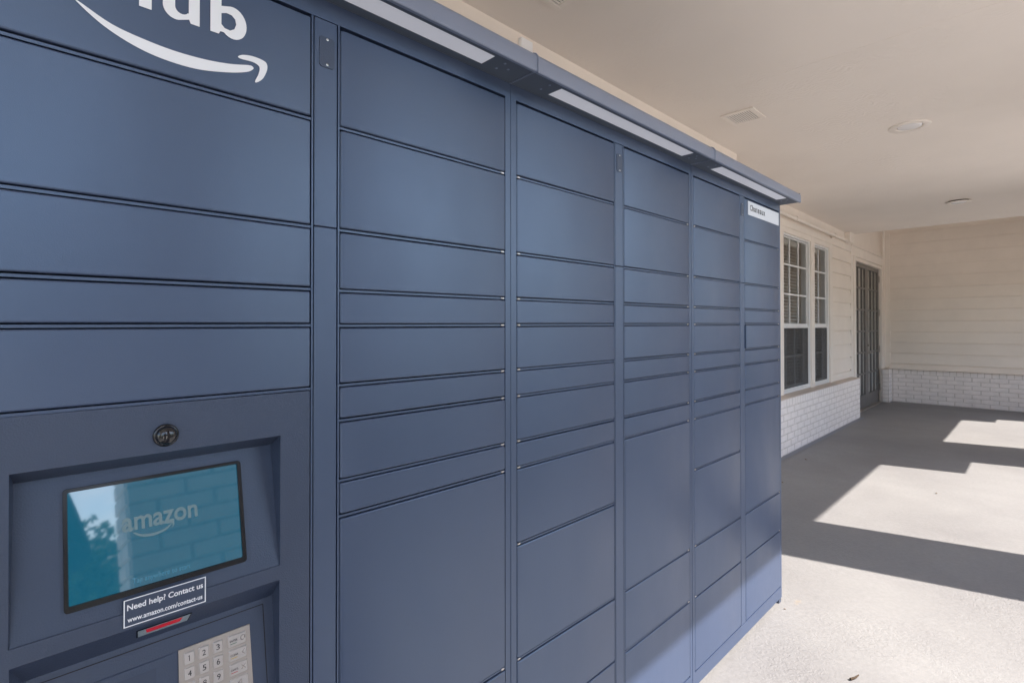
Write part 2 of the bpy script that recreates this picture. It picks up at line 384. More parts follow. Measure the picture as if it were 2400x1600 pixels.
# far side wall (plane x = 11.0)
FX = 11.0
B.part('side_wall', MB().box(FX, 11.3, -4.5, WY, 0, 3.3), M['cream'])
sw = MB(); f_side = lambda a, d, z: (FX-d, a, z)
lap_boards(sw, -4.5, .985, [.645, .825, 1.007, 1.188, 1.371, 1.557, 1.744, 1.93, 2.12, 2.31, 2.50, 2.69, 2.88, 3.08], f_side)
B.part('siding', sw, M['cream'])
cb = MB().box(FX-.022, FX, .985, 1.055, .56, 3.1); cb.box(FX-.10, FX, 1.055, WY, .56, 3.1)
cb.prism([(FX-.10, .562), (FX, .562), (FX, .645), (FX-.012, .645)], 'y', -4.5, .985)
B.part('corner_board', cb, M['trim'])
# bricks ---------------------------------------------------------
def bricks(mb, a0, a1, z0, rows, hdr_z, fn, pitch=.2105, rowh=.0672, seed=1):
    rnd = random.Random(seed)
    def one(p0, p1, q0, q1):
        j = rnd.uniform(-.0009, .0009); c = .0035
        w = lambda: rnd.uniform(-.0012, .0012)
        o = [(p0, q0), (p1, q0), (p1, q1), (p0, q1)]; i = [(p0+c+w(), q0+c+w()), (p1-c+w(), q0+c+w()), (p1-c+w(), q1-c+w()), (p0+c+w(), q1-c+w())]
        vs = [fn(a, -.02, z) for a, z in o] + [fn(a, .0055+j, z) for a, z in o] + [fn(a, .009+j, z) for a, z in i]
        mb.add(vs, [(k, (k+1) % 4, 4+(k+1) % 4, 4+k) for k in range(4)] + [(4+k, 4+(k+1) % 4, 8+(k+1) % 4, 8+k) for k in range(4)] + [(8, 9, 10, 11)])
    g = .0055
    for r in range(rows):
        off = -pitch/2 if r % 2 else 0; a = a0+off
        while a < a1:
            p0, p1 = max(a, a0)+g+.002, min(a+pitch, a1)-g-.002
            if p1-p0 > .02: one(p0, p1, z0+r*rowh+g, z0+(r+1)*rowh-g)
            a += pitch
    n = max(1, round((a1-a0)/.084)); st = (a1-a0)/n; zt = z0+rows*rowh
    for k in range(n): one(a0+k*st+g, a0+(k+1)*st-g, zt+g, hdr_z)
def brick_part(fill, mname='brick', nm='brick_base'):
    m_ = MB(); fill(m_); B.part(nm, m_, M[mname])
mo = MB()
f1 = lambda a, d, z: (a, .954-d, z)
f1e = lambda a, d, z: (8.666+d, a, z)
brick_part(lambda m_: (bricks(m_, 4.0, 8.675, .005, 7, .556, f1, seed=3), bricks(m_, .958, WY, .005, 7, .556, f1e, seed=5))); mo.box(3.99, 8.672, .9468, WY, 0, .553)
fb = lambda a, d, z: (10.959-d, a, z)
brick_part(lambda m_: bricks(m_, -4.5, .944, .005, 7, .556, fb, seed=8)); mo.box(10.9535, FX, -4.5, .962, 0, .553)
f2 = lambda a, d, z: (a, .964-d, z)
f2e = lambda a, d, z: (10.702-d, a, z)
brick_part(lambda m_: (bricks(m_, 10.70, 10.95, .005, 7, .556, f2, seed=11), bricks(m_, .962, 1.05, .005, 7, .556, f2e, seed=13))); mo.box(10.703, FX, .9585, WY, 0, .552)
B.part('mortar', mo, M['mortar'])
sl = MB().box(3.99, 8.70, .938, WY, .5565, .566); sl.box(10.69, FX, .950, WY, .5565, .5655)
B.part('sill', bevel(sl, .003, 1), M['sill'])
# ceiling
ce = MB().box(-2.4, 8.66, -2.02, WY, CZ, CZ+.05)
ce.box(8.61, 8.66, -2.02, WY, CZ+.05, 3.12); ce.box(8.66, 11.3, -2.02, WY, 3.12, 3.16)
B.part('porch_ceiling', ce, M['ceiling'])
js = MB().box(2.86, 2.90, -1.95, .30, CZ-.0012, CZ)
B.part('ceiling_joint', bevel(js, .0009, 1), M['ceiling'])
B.part('roof', MB().box(-2.6, 11.6, -2.15, 6.5, 3.2, 3.42), M['trim'])
B.part('porch_beam', MB().box(-2.4, 11.0, -1.95, -1.65, 2.49, 2.598), M['trim'])
B.part('fascia', MB().box(-2.45, 11.3, -2.06, -2.02, 2.632, 3.198), M['trim'])
B.part('valance', MB().box(8.0, 10.25, -1.945, -1.90, 2.16, 2.488), M['trim'])  # unseen drop added below the beam to shorten the far sun patch
for x0, x1, zb in ((6.454, 7.028, 1.66), (9.924, 10.248, 1.626)):
    B.part('bracket_panel', MB().box(x0, x1, -1.82, -1.78, zb, 2.488), M['trim'])
for (x0, x1) in ((-2.3, -1.66), (.354, .99), (3.766, 4.40), (7.03, 8.0), (10.25, 10.96)):
    pm = MB(); pmo = MB().box(x0+.01, x1-.01, -1.94, -1.66, 0, 2.488)
    bricks(pm, x0, x1, .005, 36, 2.488, lambda a, d, z: (a, -1.659+d, z), seed=int(x0*10)+50)
    bricks(pm, -1.94, -1.66, .005, 36, 2.488, lambda a, d, z, x0=x0: (x0+.009-d, a, z), seed=70)
    bricks(pm, -1.94, -1.66, .005, 36, 2.488, lambda a, d, z, x1=x1: (x1-.009+d, a, z), seed=71)
    po = B.part('porch_pillar', pmo, M['mortar']); B.part('pillar_brick', pm, M['brick'], parent=po)

rm_ = MB().box(4.0, 11.3, 3.4, 3.5, 0, 3.2); rm_.box(3.88, 3.979, 1.43, 3.4, 0, 3.2); rm_.box(11.31, 11.4, 1.43, 3.4, 0, 3.2); rm_.box(4.0, 11.3, 1.425, 3.4, .001, .03); rm_.box(4.0, 11.3, 1.425, 3.4, 2.7, 2.75)
B.part('interior_room', rm_, M['room'])
# windows --------------------------------------------------------
def window(x0, x1, cols, cw):
    fr = MB(); y = 1.068
    fr.box(x0, x0+.022, y, 1.16, wz0, wz1); fr.box(x1-.022, x1, y, 1.16, wz0, wz1)
    fr.box(x0+.022, x1-.022, y, 1.16, wz1-.02, wz1); fr.box(x0+.022, x1-.022, y-.006, 1.16, wz0, wz0+.028)
    w = B.part('window', bevel(fr, .002, 1), M['white_frame'])
    a0, a1 = x0+.024, x1-.024
    up = MB(); yu = 1.095
    up.box(a0, a1, yu-.004, yu+.03, 1.288, 1.322); up.box(a0, a0+.012, yu, yu+.025, 1.322, 2.278); up.box(a1-.012, a1, yu, yu+.025, 1.322, 2.278)
    up.box(a0+.012, a1-.012, yu, yu+.025, 2.266, 2.278)
    xs = [a0+.006+k*(a1-a0-.012)/cols for k in range(cols+1)]
    for x in xs[1:-1]: up.box(x-.009, x+.009, yu+.001, yu+.016, 1.324, 2.264)
    for z in (1.648, 1.974):
        for p, q in zip(xs[:-1], xs[1:]): up.box(p+.0095, q-.0095, yu+.002, yu+.015, z-.009, z+.009)
    B.part('upper_sash', up, M['white_frame'], parent=w)
    lo = MB(); yl = 1.135
    lo.box(a0, a1, yl, yl+.02, wz0+.030, wz0+.055); lo.box(a0, a0+.012, yl, yl+.02, wz0+.056, 1.287); lo.box(a1-.012, a1, yl, yl+.02, wz0+.056, 1.287)
    for x in xs[1:-1]: lo.box(x-.009, x+.009, yl+.001, yl+.014, wz0+.056, 1.287)
    for p, q in zip(xs[:-1], xs[1:]): lo.box(p+.0095, q-.0095, yl+.002, yl+.013, .944, .962)
    B.part('lower_sash', lo, M['white_frame'], parent=w)
    B.part('pane', MB().add([(a0+.006, yu+.010, 1.30), (a1-.006, yu+.010, 1.30), (a1-.006, yu+.010, 2.27), (a0+.006, yu+.010, 2.27)], [(0, 1, 2, 3)]), M['glass'], parent=w)
    B.part('pane', MB().add([(a0+.006, yl+.009, wz0+.04), (a1-.006, yl+.009, wz0+.04), (a1-.006, yl+.009, 1.30), (a0+.006, yl+.009, 1.30)], [(0, 1, 2, 3)]), M['glass'], parent=w)
    sf = MB(); sf.box(a0, a0+.012, 1.078, 1.088, wz0+.03, 1.286); sf.box(a1-.012, a1, 1.078, 1.088, wz0+.03, 1.286)
    sf.box(a0+.012, a1-.012, 1.078, 1.088, wz0+.03, wz0+.044); sf.box(a0+.012, a1-.012, 1.078, 1.088, 1.274, 1.286)
    B.part('screen_frame', sf, M['white_frame'], parent=w)
    B.part('insect_screen', MB().box(a0+.012, a1-.012, 1.0825, 1.0835, wz0+.044, 1.274), M['screen_mesh'], parent=w)
    bl = MB(); z = 2.22; bl.box(x0+.01, x1-.01, 1.175, 1.21, 2.235, 2.29)
    while z > .63:
        zz = z + random.uniform(-.001, .001)
        bl.add([(x0+.012, 1.172, zz-.006), (x1-.012, 1.172, zz-.006), (x1-.012, 1.212, zz+.012), (x0+.012, 1.212, zz+.012),
                (x0+.012, 1.172, zz-.003), (x1-.012, 1.172, zz-.003), (x1-.012, 1.212, zz+.015), (x0+.012, 1.212, zz+.015)],
               [(0,3,2,1),(4,5,6,7),(0,1,5,4),(1,2,6,5),(2,3,7,6),(3,0,4,7)]); z -= .037
    for x in (x0+.12, (x0+x1)/2, x1-.12): bl.box(x-.0015, x+.0015, 1.170, 1.1712, .62, 2.24)
    B.part('blind', bl, M['blind'], parent=w)
window(wx0, wx1, 3, .295); window(vx0, vx1, 2, .295)

# french door ----------------------------------------------------
fy = 1.052
df = MB()
df.box(8.862, 8.985, fy, WY, .0, 2.315); df.box(10.745, 10.862, fy, WY, .0, 2.315); df.box(8.72, 10.86, fy-.002, WY, 2.317, 2.455)
df.box(8.985, 9.03, 1.062, 1.2, 0, 2.315); df.box(10.738, 10.80, 1.062, 1.2, 0, 2.315); df.box(9.03, 10.738, 1.062, 1.2, 2.262, 2.315)
df.box(8.74, 10.88, fy-.012, WY, 2.457, 2.472)
frame = B.part('door_frame', bevel(df, .002, 1), M['trim'])
rows = [.21, .545, .878, 1.21, 1.547, 1.885, 2.20]
def leaf(x0, x1, px):
    m = MB(); y0, y1 = 1.10, 1.145
    m.box(x0, px[0], y0, y1, .015, 2.258); m.box(px[-1], x1, y0, y1, .015, 2.258)
    m.box(px[0], px[-1], y0+.001, y1, .015, .21); m.box(px[0], px[-1], y0+.001, y1, 2.20, 2.258)
    d = B.part('door', bevel(m, .002, 1), M['door'])
    g = MB()
    for x in px[1:-1]: g.box(x-.012, x+.012, y0+.003, y1-.016, .212, 2.198)
    for z in rows[1:-1]:
        for p, q in zip(px[:-1], px[1:]):
            g.box(p+.0135 if p != px[0] else p+.001, q-.0135 if q != px[-1] else q-.001, y0+.0045, y1-.016, z-.013, z+.013)
    B.part('glazing_bars', g, M['door'], parent=d)
    B.part('pane', MB().add([(px[0]+.001, 1.122, .211), (px[-1]-.001, 1.122, .211), (px[-1]-.001, 1.122, 2.199), (px[0]+.001, 1.122, 2.199)], [(0, 1, 2, 3)]), M['glass'], parent=d)
    B.part('curtain', MB().box(px[0]+.002, px[-1]-.002, 1.127, 1.131, .22, 2.19), M['curtain'], parent=d)
    return d
d1 = leaf(9.03, 9.868, [9.11, 9.36, 9.61, 9.845-.06]); d2 = leaf(9.872, 10.738, [9.975, 10.205, 10.435, 10.665])
kn = MB().lathe([(.024, 0), (.026, .006), (.018, .012), (.018, .02), (.024, .024), (.0, .026)], (9.93, 1.10, .985), up=(0, -1, 0), n=16)
B.part('deadbolt', kn, M['chrome'], parent=d2, smooth=True)
kn = MB().lathe([(.026, 0), (.026, .006), (.012, .01), (.012, .045), (0, .046)], (9.93, 1.10, .862), up=(0, -1, 0), n=16)
kn.tube((9.925, 1.055, .862), (10.03, 1.052, .860), .009, 10)
B.part('handle', kn, M['chrome'], parent=d2, smooth=True)
for z in (2.09, 1.52, .90, .255):
    hg = MB().box(10.728, 10.752, 1.088, 1.0995, z-.055, z+.055); hg.tube((10.742, 1.09, z-.055), (10.742, 1.09, z+.055), .008, 8)
    B.part('hinge', hg, M['steel'], parent=d2)
B.part('threshold', MB().box(8.99, 10.745, 1.045, 1.2, .0005, .012), M['steel'], parent=frame)

# conduit, corner pipe, small box on the bay wall
cp = Thing('conduit_pipe', 'cream painted conduit pipe running under the ceiling to a junction box', 'pipe', (4.2, 1.04, 2.48))
cp.part('pipe', MB().tube((3.985, 1.028, 2.481), (8.36, 1.028, 2.478), .021, 14), M['trim'], smooth=True)
for x in (4.7, 6.25, 7.75): cp.part('clamp', bevel(MB().box(x-.012, x+.012, 1.004, 1.054, 2.455, 2.505), .003, 1), M['trim'])
jb = MB().box(8.36, 8.56, .985, 1.052, 2.455, 2.597)
cp.part('junction_box', bevel(jb, .004, 2), M['trim'])
dp = Thing('corner_pipe', 'thin cream pipe dropping from the ceiling in the corner beyond the door', 'pipe', (10.71, 1.0, 2.53))
dp.part('pipe', MB().tube((10.71, 1.03, 2.53), (10.71, 1.03, 3.12), .018, 12), M['trim'], smooth=True)
dp.part('cap', MB().tube((10.71, 1.03, 2.515), (10.71, 1.03, 2.545), .026, 12), M['trim'])
solo('wall_box', bevel(MB().box(1.628, 1.700, .728, .749, 2.47, 2.573), .003, 2), M['white_vinyl'],
     'small white box mounted on the cream wall above the locker canopy', 'box', (1.66, .75, 2.5))

# ceiling vents and recessed lights --------------------------------
def vent(x0, x1, y0, y1, label):
    v = Thing('ceiling_vent', label, 'vent', ((x0+x1)/2, (y0+y1)/2, CZ), 'square vents in the porch ceiling')
    z = CZ; fr = MB(); e = .028
    for a, b, c, d in ((x0, x1, y0, y0+e), (x0, x1, y1-e, y1), (x0, x0+e, y0+e, y1-e), (x1-e, x1, y0+e, y1-e)): fr.box(a, b, c, d, z-.009, z-.0005)
    v.part('frame', bevel(fr, .003, 1), M['vent'])
    v.part('duct', MB().box(x0+e, x1-e, y0+e, y1-e, z-.002, z-.0006), M['vent_dark'])
    n = 11; st = (y1-y0-2*e)/n; sl = MB()
    for k in range(n):
        y = y0+e+k*st
        sl.add([(x0+e, y+.0005, z-.0035), (x1-e, y+.0005, z-.0035), (x1-e, y+st*.42, z-.0085), (x0+e, y+st*.42, z-.0085),
                (x0+e, y+.0005, z-.0023), (x1-e, y+.0005, z-.0023), (x1-e, y+st*.42, z-.0073), (x0+e, y+st*.42, z-.0073)],
               [(0,3,2,1),(4,5,6,7),(0,1,5,4),(1,2,6,5),(2,3,7,6),(3,0,4,7)])
    v.part('slat', sl, M['vent'])
vent(3.175, 3.39, .325, .525, 'square white slatted ceiling vent beyond the lockers, over the middle of the porch')
vent(1.405, 1.625, .31, .52, 'white ceiling vent cut by the top edge of the photo above the canopy')
def downlight(x, y, label, drop, r=.112):
    v = Thing('ceiling_light', label, 'light', (x, y, CZ), 'round recessed lights in the porch ceiling')
    z = CZ-drop
    v.part('trim_ring', MB().lathe([(r, .0), (r, -.004), (r-.006, -.008), (r*.66, -.006), (r*.60, .012), (r*.62, .0), ], (x, y, z), n=40), M['vent'], smooth=True)
    v.part('lens', MB().lathe([(0.001, -.012), (r*.35, -.011), (r*.56, -.006), (r*.6, .001)], (x, y, z), n=32), M['lens'], smooth=True)
    if drop > .004: v.part('can', MB().lathe([(r*.8, 0), (r*.8, drop+.01)], (x, y, z), n=32), M['vent_dark'])
downlight(4.225, -.27, 'round white recessed ceiling light flush with the ceiling, nearer one', .0006)
downlight(7.13, -.262, 'round recessed ceiling light hanging slightly open, farther one near the end wall', .014, .105)

# ------------------------------------------------------------------ parcel lockers
SL = .0034                                   # the cabinets rise a touch along the row
ZL = [.0735, .334, .5136, .784, .9644, 1.0269, 1.1331, 1.1955, 1.3009, 1.3628, 1.4700, 1.6516, 1.8307]
full = ZL
noB = [z for z in ZL if z != .784]
MODW = .8930
def zs(z, x): return z + SL*(x-.6) * (1.0 if z > .02 else 0)
def shear(mb):
    return mb.map(lambda x, y, z: (x, y, z + SL*(x-.6)*min(1, max(0, z/.3))))
def door_mb(x0, x1, z0, z1):
    g = .0024; z0 += .0042; z1 -= .0042
    prof = [(x0, .010), (x0, .0012), (x0+.0022, -.0008), (x0+.0095, -.0024), (x1-.0030, -.0024), (x1-.0008, -.0016), (x1, .0004), (x1, .010)]
    n = len(prof); rings = []
    c = .0022
    def ring(z, inset, push):
        return [(min(max(px, x0+inset), x1-inset), py+push if py < .005 else py, z) for px, py in prof]
    rs = [ring(z0, .0018, .0020), ring(z0+c*.35, .0006, .0008), ring(z0+c, 0, 0), ring(z1-c, 0, 0), ring(z1-c*.35, .0006, .0008), ring(z1, .0018, .0020)]
    vs = [p for r in rs for p in r]; fs = []
    for j in range(5):
        for i in range(n): fs.append((j*n+i, j*n+(i+1) % n, (j+1)*n+(i+1) % n, (j+1)*n+i))
    fs += [tuple(range(n))[::-1], tuple(range(5*n, 6*n))]
    m = MB(); m.add(vs, fs); return shear(m)
def hinge_nub(x, z, side):
    m = MB(); s = 1 if side == 'l' else -1
    a, b = sorted((x+s*.002, x+s*.011)); m.box(a, b, -.0016, .006, z-.0019, z+.0019)
    return shear(bevel(m, .0008, 1))
FRONT = .0
def cabinet(T, x0, col1, col2, last=False):
    x1 = x0+MODW
    c1, c2 = (x0+.020, x0+.4165), (x0+.4715, x0+.8730)
    # body (recessed 16 mm behind the frame face)
    body = MB()
    if x0 < .4:
        body.box(c1[1]+.004, x1-.0015, .016, .62, .045, 1.862); body.box(x0+.0015, c1[1]+.004, .060, .62, .045, 1.862)
    else: body.box(x0+.0015, x1-.0015, .016, .62, .045, 1.862)
    T.part('body', shear(body), M['navy_dark'])
    f = MB(); y0, y1 = -.0008, .016
    zt, zb = 1.8325, .0715
    f.box(x0+.0008, c1[0]-.0024, y0, y1, .022, 1.8655)
    f.box(c2[1]+.0024, x1-.0008, y0, y1, .022, 1.8655)
    f.box(c1[0]-.0024, c2[1]+.0024, y0, y1, zt, 1.8655)
    f.box(c1[0]-.0024, c2[1]+.0024, y0, y1, .022, zb)
    f.box(c1[1]+.0022, c1[1]+.0052, y0, y1, zb, zt)
    f.box(c2[0]-.0052, c2[0]-.0022, y0, y1, zb, zt)
    for (a, b), zz in ((c1, col1), (c2, col2)):
        for z in (zz[:-1] if zz[0] > 1 else zz[1:-1]): f.box(a-.0020, b+.0020, .0004, y1, z-.0020, z+.0020)
    T.part('frame', shear(f), M['navy'])
    sp = MB(); u0_, u1_ = c1[1]+.0072, c2[0]-.0072
    for a, b in ((.0735, 1.4712), (1.4727, 1.8312)):
        sp.add(*(lambda m_: (m_.v, m_.f))(bevel(MB().box(u0_, u1_, -.0016, .014, a, b), .0012, 1)))
    s_ = T.part('service_strip', shear(sp), M['navy'])
    pl = MB().prism([(x0+.4315+.003, 1.749), (x0+.4585-.003, 1.749), (x0+.4585, 1.752), (x0+.4585, 1.7985), (x0+.4555, 1.8015), (x0+.4345, 1.8015), (x0+.4315, 1.7985), (x0+.4315, 1.752)], 'y', -.0030, -.0014)
    T.part('cover_plate', shear(pl), M['navy_panel'], parent=s_)
    for z in (1.7975, 1.7535):
        T.part('screw', shear(MB().lathe([(.0022, 0), (.0022, .0008), (.001, .0011)], (x0+.4452, -.0030, z), up=(0, -1, 0), n=10)), M['chrome'], parent=s_)
    for (a, b), zz, side, ci in ((c1, col1, 'l', 1), (c2, col2, 'r', 2)):
        for z0, z1 in zip(zz[:-1], zz[1:]):
            j1, j2, j3 = random.uniform(-.0005, .0005), random.uniform(-.0005, .0005), random.uniform(-.0007, .0003); dm_ = door_mb(a, b, z0+j1, z1+j2); dm_.map(lambda x, y, z: (x, y+j3 if y < .005 else y, z)); ajar = last and ci == 2 and abs(z0-1.1955) < .001
            if ajar: dm_.map(lambda x, y, z: (x, y-.006*(b-x)/(b-a), z))
            d = T.part('locker_door', dm_, M['navy'], smooth=25, label='locker door standing slightly ajar' if ajar else None)
            if z0 > zz[0] and not (x0 < .4 and ci == 1):
                T.part('hinge', hinge_nub(a if side == 'l' else b, z0, side), M['key'], parent=d)
    # feet
    ft = MB()
    ft.box(x1-.030, x1-.0015, .002, .05, .0, .022); ft.box(x0+.010, x0+.050, .012, .05, .0, .022)
    ft.box(x1-.06, x1-.0015, .55, .60, .0, .045); ft.box(x0+.010, x0+.050, .55, .60, .0, .045); ft.box(x0+.08, x1-.10, .018, .030, .012, .045)
    for k in range(0, len(ft.v), 8):
        o_ = MB(); o_.v = ft.v[k:k+8]; o_.f = [tuple(i for i in f_) for f_ in ft.f[:6]]; T.part('foot', o_, M['navy_dark'])
    # canopy: folded sheet hood
    e1 = x1+.012 if last else x1-.0012; e0 = x0+.0012
    prof = [(-.0868, 1.8630), (-.0885, 1.8650), (-.0885, 1.8900), (-.0868, 1.8980), (-.0820, 1.9045), (-.0740, 1.9080), (-.02, 1.9100), (.60, 1.9180), (.60, 1.9150), (-.0735, 1.9050), (-.0800, 1.9015), (-.0842, 1.8960), (-.0855, 1.8890), (-.0855, 1.8665), (-.0800, 1.8652), (-.0800, 1.8630)]
    cn = MB().prism([(y, z) for y, z in prof], 'x', e0, e1)
    if last: cn.box(e1-.0016, e1+.0002, -.0845, .60, 1.8660, 1.9075)
    hood = T.part('canopy', shear(cn), M['canopy'], smooth=35)
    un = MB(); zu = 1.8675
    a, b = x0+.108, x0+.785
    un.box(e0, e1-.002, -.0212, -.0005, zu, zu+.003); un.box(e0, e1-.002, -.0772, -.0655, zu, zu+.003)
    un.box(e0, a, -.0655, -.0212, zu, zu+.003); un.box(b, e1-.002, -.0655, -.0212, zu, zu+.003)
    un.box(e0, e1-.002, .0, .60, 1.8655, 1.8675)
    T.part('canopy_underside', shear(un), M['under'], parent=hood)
    T.part('light_panel', shear(MB().box(a+.0004, b-.0004, -.0651, -.0216, zu+.0006, zu+.0026)), M['frost'], parent=hood)
    for px, py in ((b+.035, -.030), (b+.058, -.044), (b+.035, -.058), (a-.035, -.030), (a-.035, -.058)):
        T.part('rivet', shear(MB().lathe([(.0032, 0), (.0032, -.0006), (.001, -.001)], (px, py, zu), n=10)), M['canopy'], parent=hood)
    gk = MB().tube((x1-.0002, -.080, 1.8672), (x1-.0002, -.001, 1.8672), .0017, 8)
    if not last:
        pts = [(-.0905, 1.8600), (-.0905, 1.8900), (-.0885, 1.8985), (-.0830, 1.9060), (-.0740, 1.9100)]
        for p, q in zip(pts[:-1], pts[1:]): gk.tube((x1-.0002, p[0]+.001, p[1]), (x1-.0002, q[0]+.001, q[1]), .0022, 8)
        T.part('joint_gasket', shear(gk), M['canopy'], parent=hood, smooth=True)
        gv = MB().tube((x1-.0002, -.0012, .03), (x1-.0002, -.0012, 1.864), .0011, 6)
        T.part('joint_strip', shear(gv), M['navy'])

GRP = 'navy parcel lockers joined in a row'
XA, XB, XC = -.0435, .8497, 1.7417
A = Thing('parcel_locker', 'navy parcel locker with touchscreen, steel keypad and white lettering, nearest of the row', 'parcel locker', (XA+MODW/2, .3, 0), GRP)
cabinet(A, XA, [1.1947, 1.3018, 1.3634, 1.4695, 1.6535, 1.8307], noB)
Bm = Thing('parcel_locker', 'plain navy parcel locker standing between the touchscreen cabinet and the end cabinet', 'parcel locker', (XB+MODW/2, .3, 0), GRP)
cabinet(Bm, XB, full, noB)
Cm = Thing('parcel_locker', 'end parcel locker with a white name label on its top right door', 'parcel locker', (XC+MODW/2, .3, 0), GRP)
cabinet(Cm, XC, full, noB, last=True)
Cm.part('side_panel', shear(MB().box(XC+MODW-.0012, XC+MODW+.0008, .0, .62, .022, 1.8645)), M['navy'])
A.part('side_panel', shear(MB().box(XA-.0015, XA+.0006, .0, .62, .022, 1.8645)), M['navy'])

# name label on the end cabinet
Y_ = -.0044
pl = Cm.part('name_label', shear(MB().box(2.2445, 2.606, Y_, -.0026, 1.7625, 1.8205)), M['label_white'])
tx = MB(); ux = 2.2640; zb_ = 1.7822
for ch, w_, h_ in (('C', .0190, .0248), ('h', .0178, .0262), ('a', .0172, .0188), ('t', .0115, .0232), ('e', .0180, .0188), ('a', .0172, .0188), ('u', .0178, .0186), ('x', .0185, .0184)):
    fit_text(tx, ch, ux, ux+w_, zb_, zb_+h_, lambda u, v: (u, Y_-.0004, v), bold=.018); ux += w_+.0046
Cm.part('lettering', shear(tx), M['ink'], parent=pl)

# big white letters and smile arrow on the top left door
logo = MB()
def put(loops, y=-.0042):
    vs, fs = poly2d(loops); logo.add([(v[0], y, v[1]) for v in vs], fs)
bz = 1.7415; xh = 1.7885; asc = 1.8105
def arc(cx, cz, rx, rz, a0, a1, n=14): return [(cx+rx*math.cos(R(a0+(a1-a0)*i/n)), cz+rz*math.sin(R(a0+(a1-a0)*i/n))) for i in range(n+1)]
# h
put([[(.100, bz), (.1145, bz), (.1145, 1.769)] + arc(.1235, 1.7695, .009, .0085, 180, 0, 8) + [(.1325, bz), (.147, bz), (.147, 1.771)] + arc(.131, 1.7715, .016, .0175, 0, 110, 10) + [(.1145, 1.784), (.1145, asc), (.100, asc)]])
# u
put([[(.160, xh), (.160, 1.7575)] + arc(.1755, 1.7575, .0155, .017, 180, 285, 10) + [(.1925, 1.7465), (.1945, bz), (.206, bz), (.206, xh), (.192, xh), (.192, 1.755)] + arc(.1835, 1.7595, .0085, .0085, -30, -180, 8) + [(.175, xh)]])
# b
outer = [(.220, asc), (.220, bz), (.2315, bz), (.2335, 1.7460)] + arc(.2510, 1.7650, .0195, .0245, -130, 110, 22) + [(.2350, 1.7850), (.2350, asc)]
inner = [(.2350, 1.7575), (.2395, 1.7530), (.2470, 1.7522), (.2530, 1.7565), (.2555, 1.7645), (.2540, 1.7720), (.2490, 1.7765), (.2420, 1.7770), (.2350, 1.7740)]
put([outer, inner])
smile = [(.0685, 1.7200), (.1030, 1.7040), (.1420, 1.6970), (.1780, 1.6945), (.2150, 1.6962), (.2470, 1.7012), (.2740, 1.7085), (.2800, 1.7078), (.2800, 1.7040), (.2700, 1.6965), (.2430, 1.6868), (.2020, 1.6780), (.1600, 1.6780), (.1260, 1.6848), (.0940, 1.6985), (.0690, 1.7165)]
put([smooth_loop(smile, 5)])
arrow = [(.2585, 1.7170), (.2650, 1.7215), (.2780, 1.7245), (.2925, 1.7240), (.3005, 1.7205), (.3012, 1.7100), (.2950, 1.6945), (.2860, 1.6855), (.2832, 1.6865), (.2880, 1.6985), (.2900, 1.7090), (.2870, 1.7135), (.2790, 1.7155), (.2650, 1.7145), (.2595, 1.7150)]
put([smooth_loop(arrow, 5)])
A.part('lettering', shear(logo), M['white_vinyl'])

# ---- terminal ---------------------------------------------------
x0, x1 = -.0235, .3730
zt = 1.1905; zb = .0780
def pY(z): return .0430*(z-.912)/(1.1005-.912)          # first tilted plate
def p2Y(z): return .0300*(z-.600)/(.8525-.600)         # keypad plate
t = MB(); yf = -.0015
# face sheet as quads around the two openings
O1 = (.0070, .3250, .9120, 1.1220); O2 = (.0080, .3240, .600, .8890)
def q(*p): t.add(p, [(0, 1, 2, 3)])
def rect(a, b, c, d, y=yf): q((a, y, c), (b, y, c), (b, y, d), (a, y, d))
rect(x0, x1, O1[3], zt); rect(x0, O1[0], O1[2], O1[3]); rect(O1[1], x1, O1[2], O1[3])
rect(x0, x1, O2[3], O1[2]); rect(x0, O2[0], O2[2], O2[3]); rect(O2[1], x1, O2[2], O2[3]); rect(x0, x1, zb, O2[2])
# outer return edges
q((x0, yf, zt), (x1, yf, zt), (x1, .012, zt), (x0, .012, zt)); q((x0, yf, zb), (x1, yf, zb), (x1, .012, zb), (x0, .012, zb))
q((x0, yf, zb), (x0, yf, zt), (x0, .012, zt), (x0, .012, zb)); q((x1, yf, zb), (x1, yf, zt), (x1, .012, zt), (x1, .012, zb))
# recess 1
a, b, c, d = O1; ia, ib, it = .0115, .3246, 1.1005
q((ia, pY(it), it), (ib, pY(it), it), (ib-.0004, .0004, c+.0), (ia-.003, .0004, c+.0))
q((a, yf, d), (b, yf, d), (ib, pY(it), it), (ia, pY(it), it))
q((a, yf, d), (ia, pY(it), it), (ia-.003, .0004, c), (a, yf, c)); q((b, yf, d), (ib, pY(it), it), (ib-.0004, .0004, c), (b, yf, c))
q((a, yf, c), (b, yf, c), (ib-.0004, .0004, c), (ia-.003, .0004, c))
# recess 2
a, b, c, d = O2; ja, jb, jt = .0225, .3236, .8525
q((ja, p2Y(jt), jt), (jb, p2Y(jt), jt), (jb, .0, c), (ja-.010, .0, c))
q((a, yf, d), (b, yf, d), (jb, p2Y(jt), jt), (ja, p2Y(jt), jt))
q((a, yf, d), (ja, p2Y(jt), jt), (ja-.010, .0, c), (a, yf, c)); q((b, yf, d), (jb, p2Y(jt), jt), (jb, .0, c), (b, yf, c))
q((a, yf, c), (b, yf, c), (jb, .0, c), (ja-.010, .0, c))
term = A.part('terminal_panel', t, M['navy_panel'])
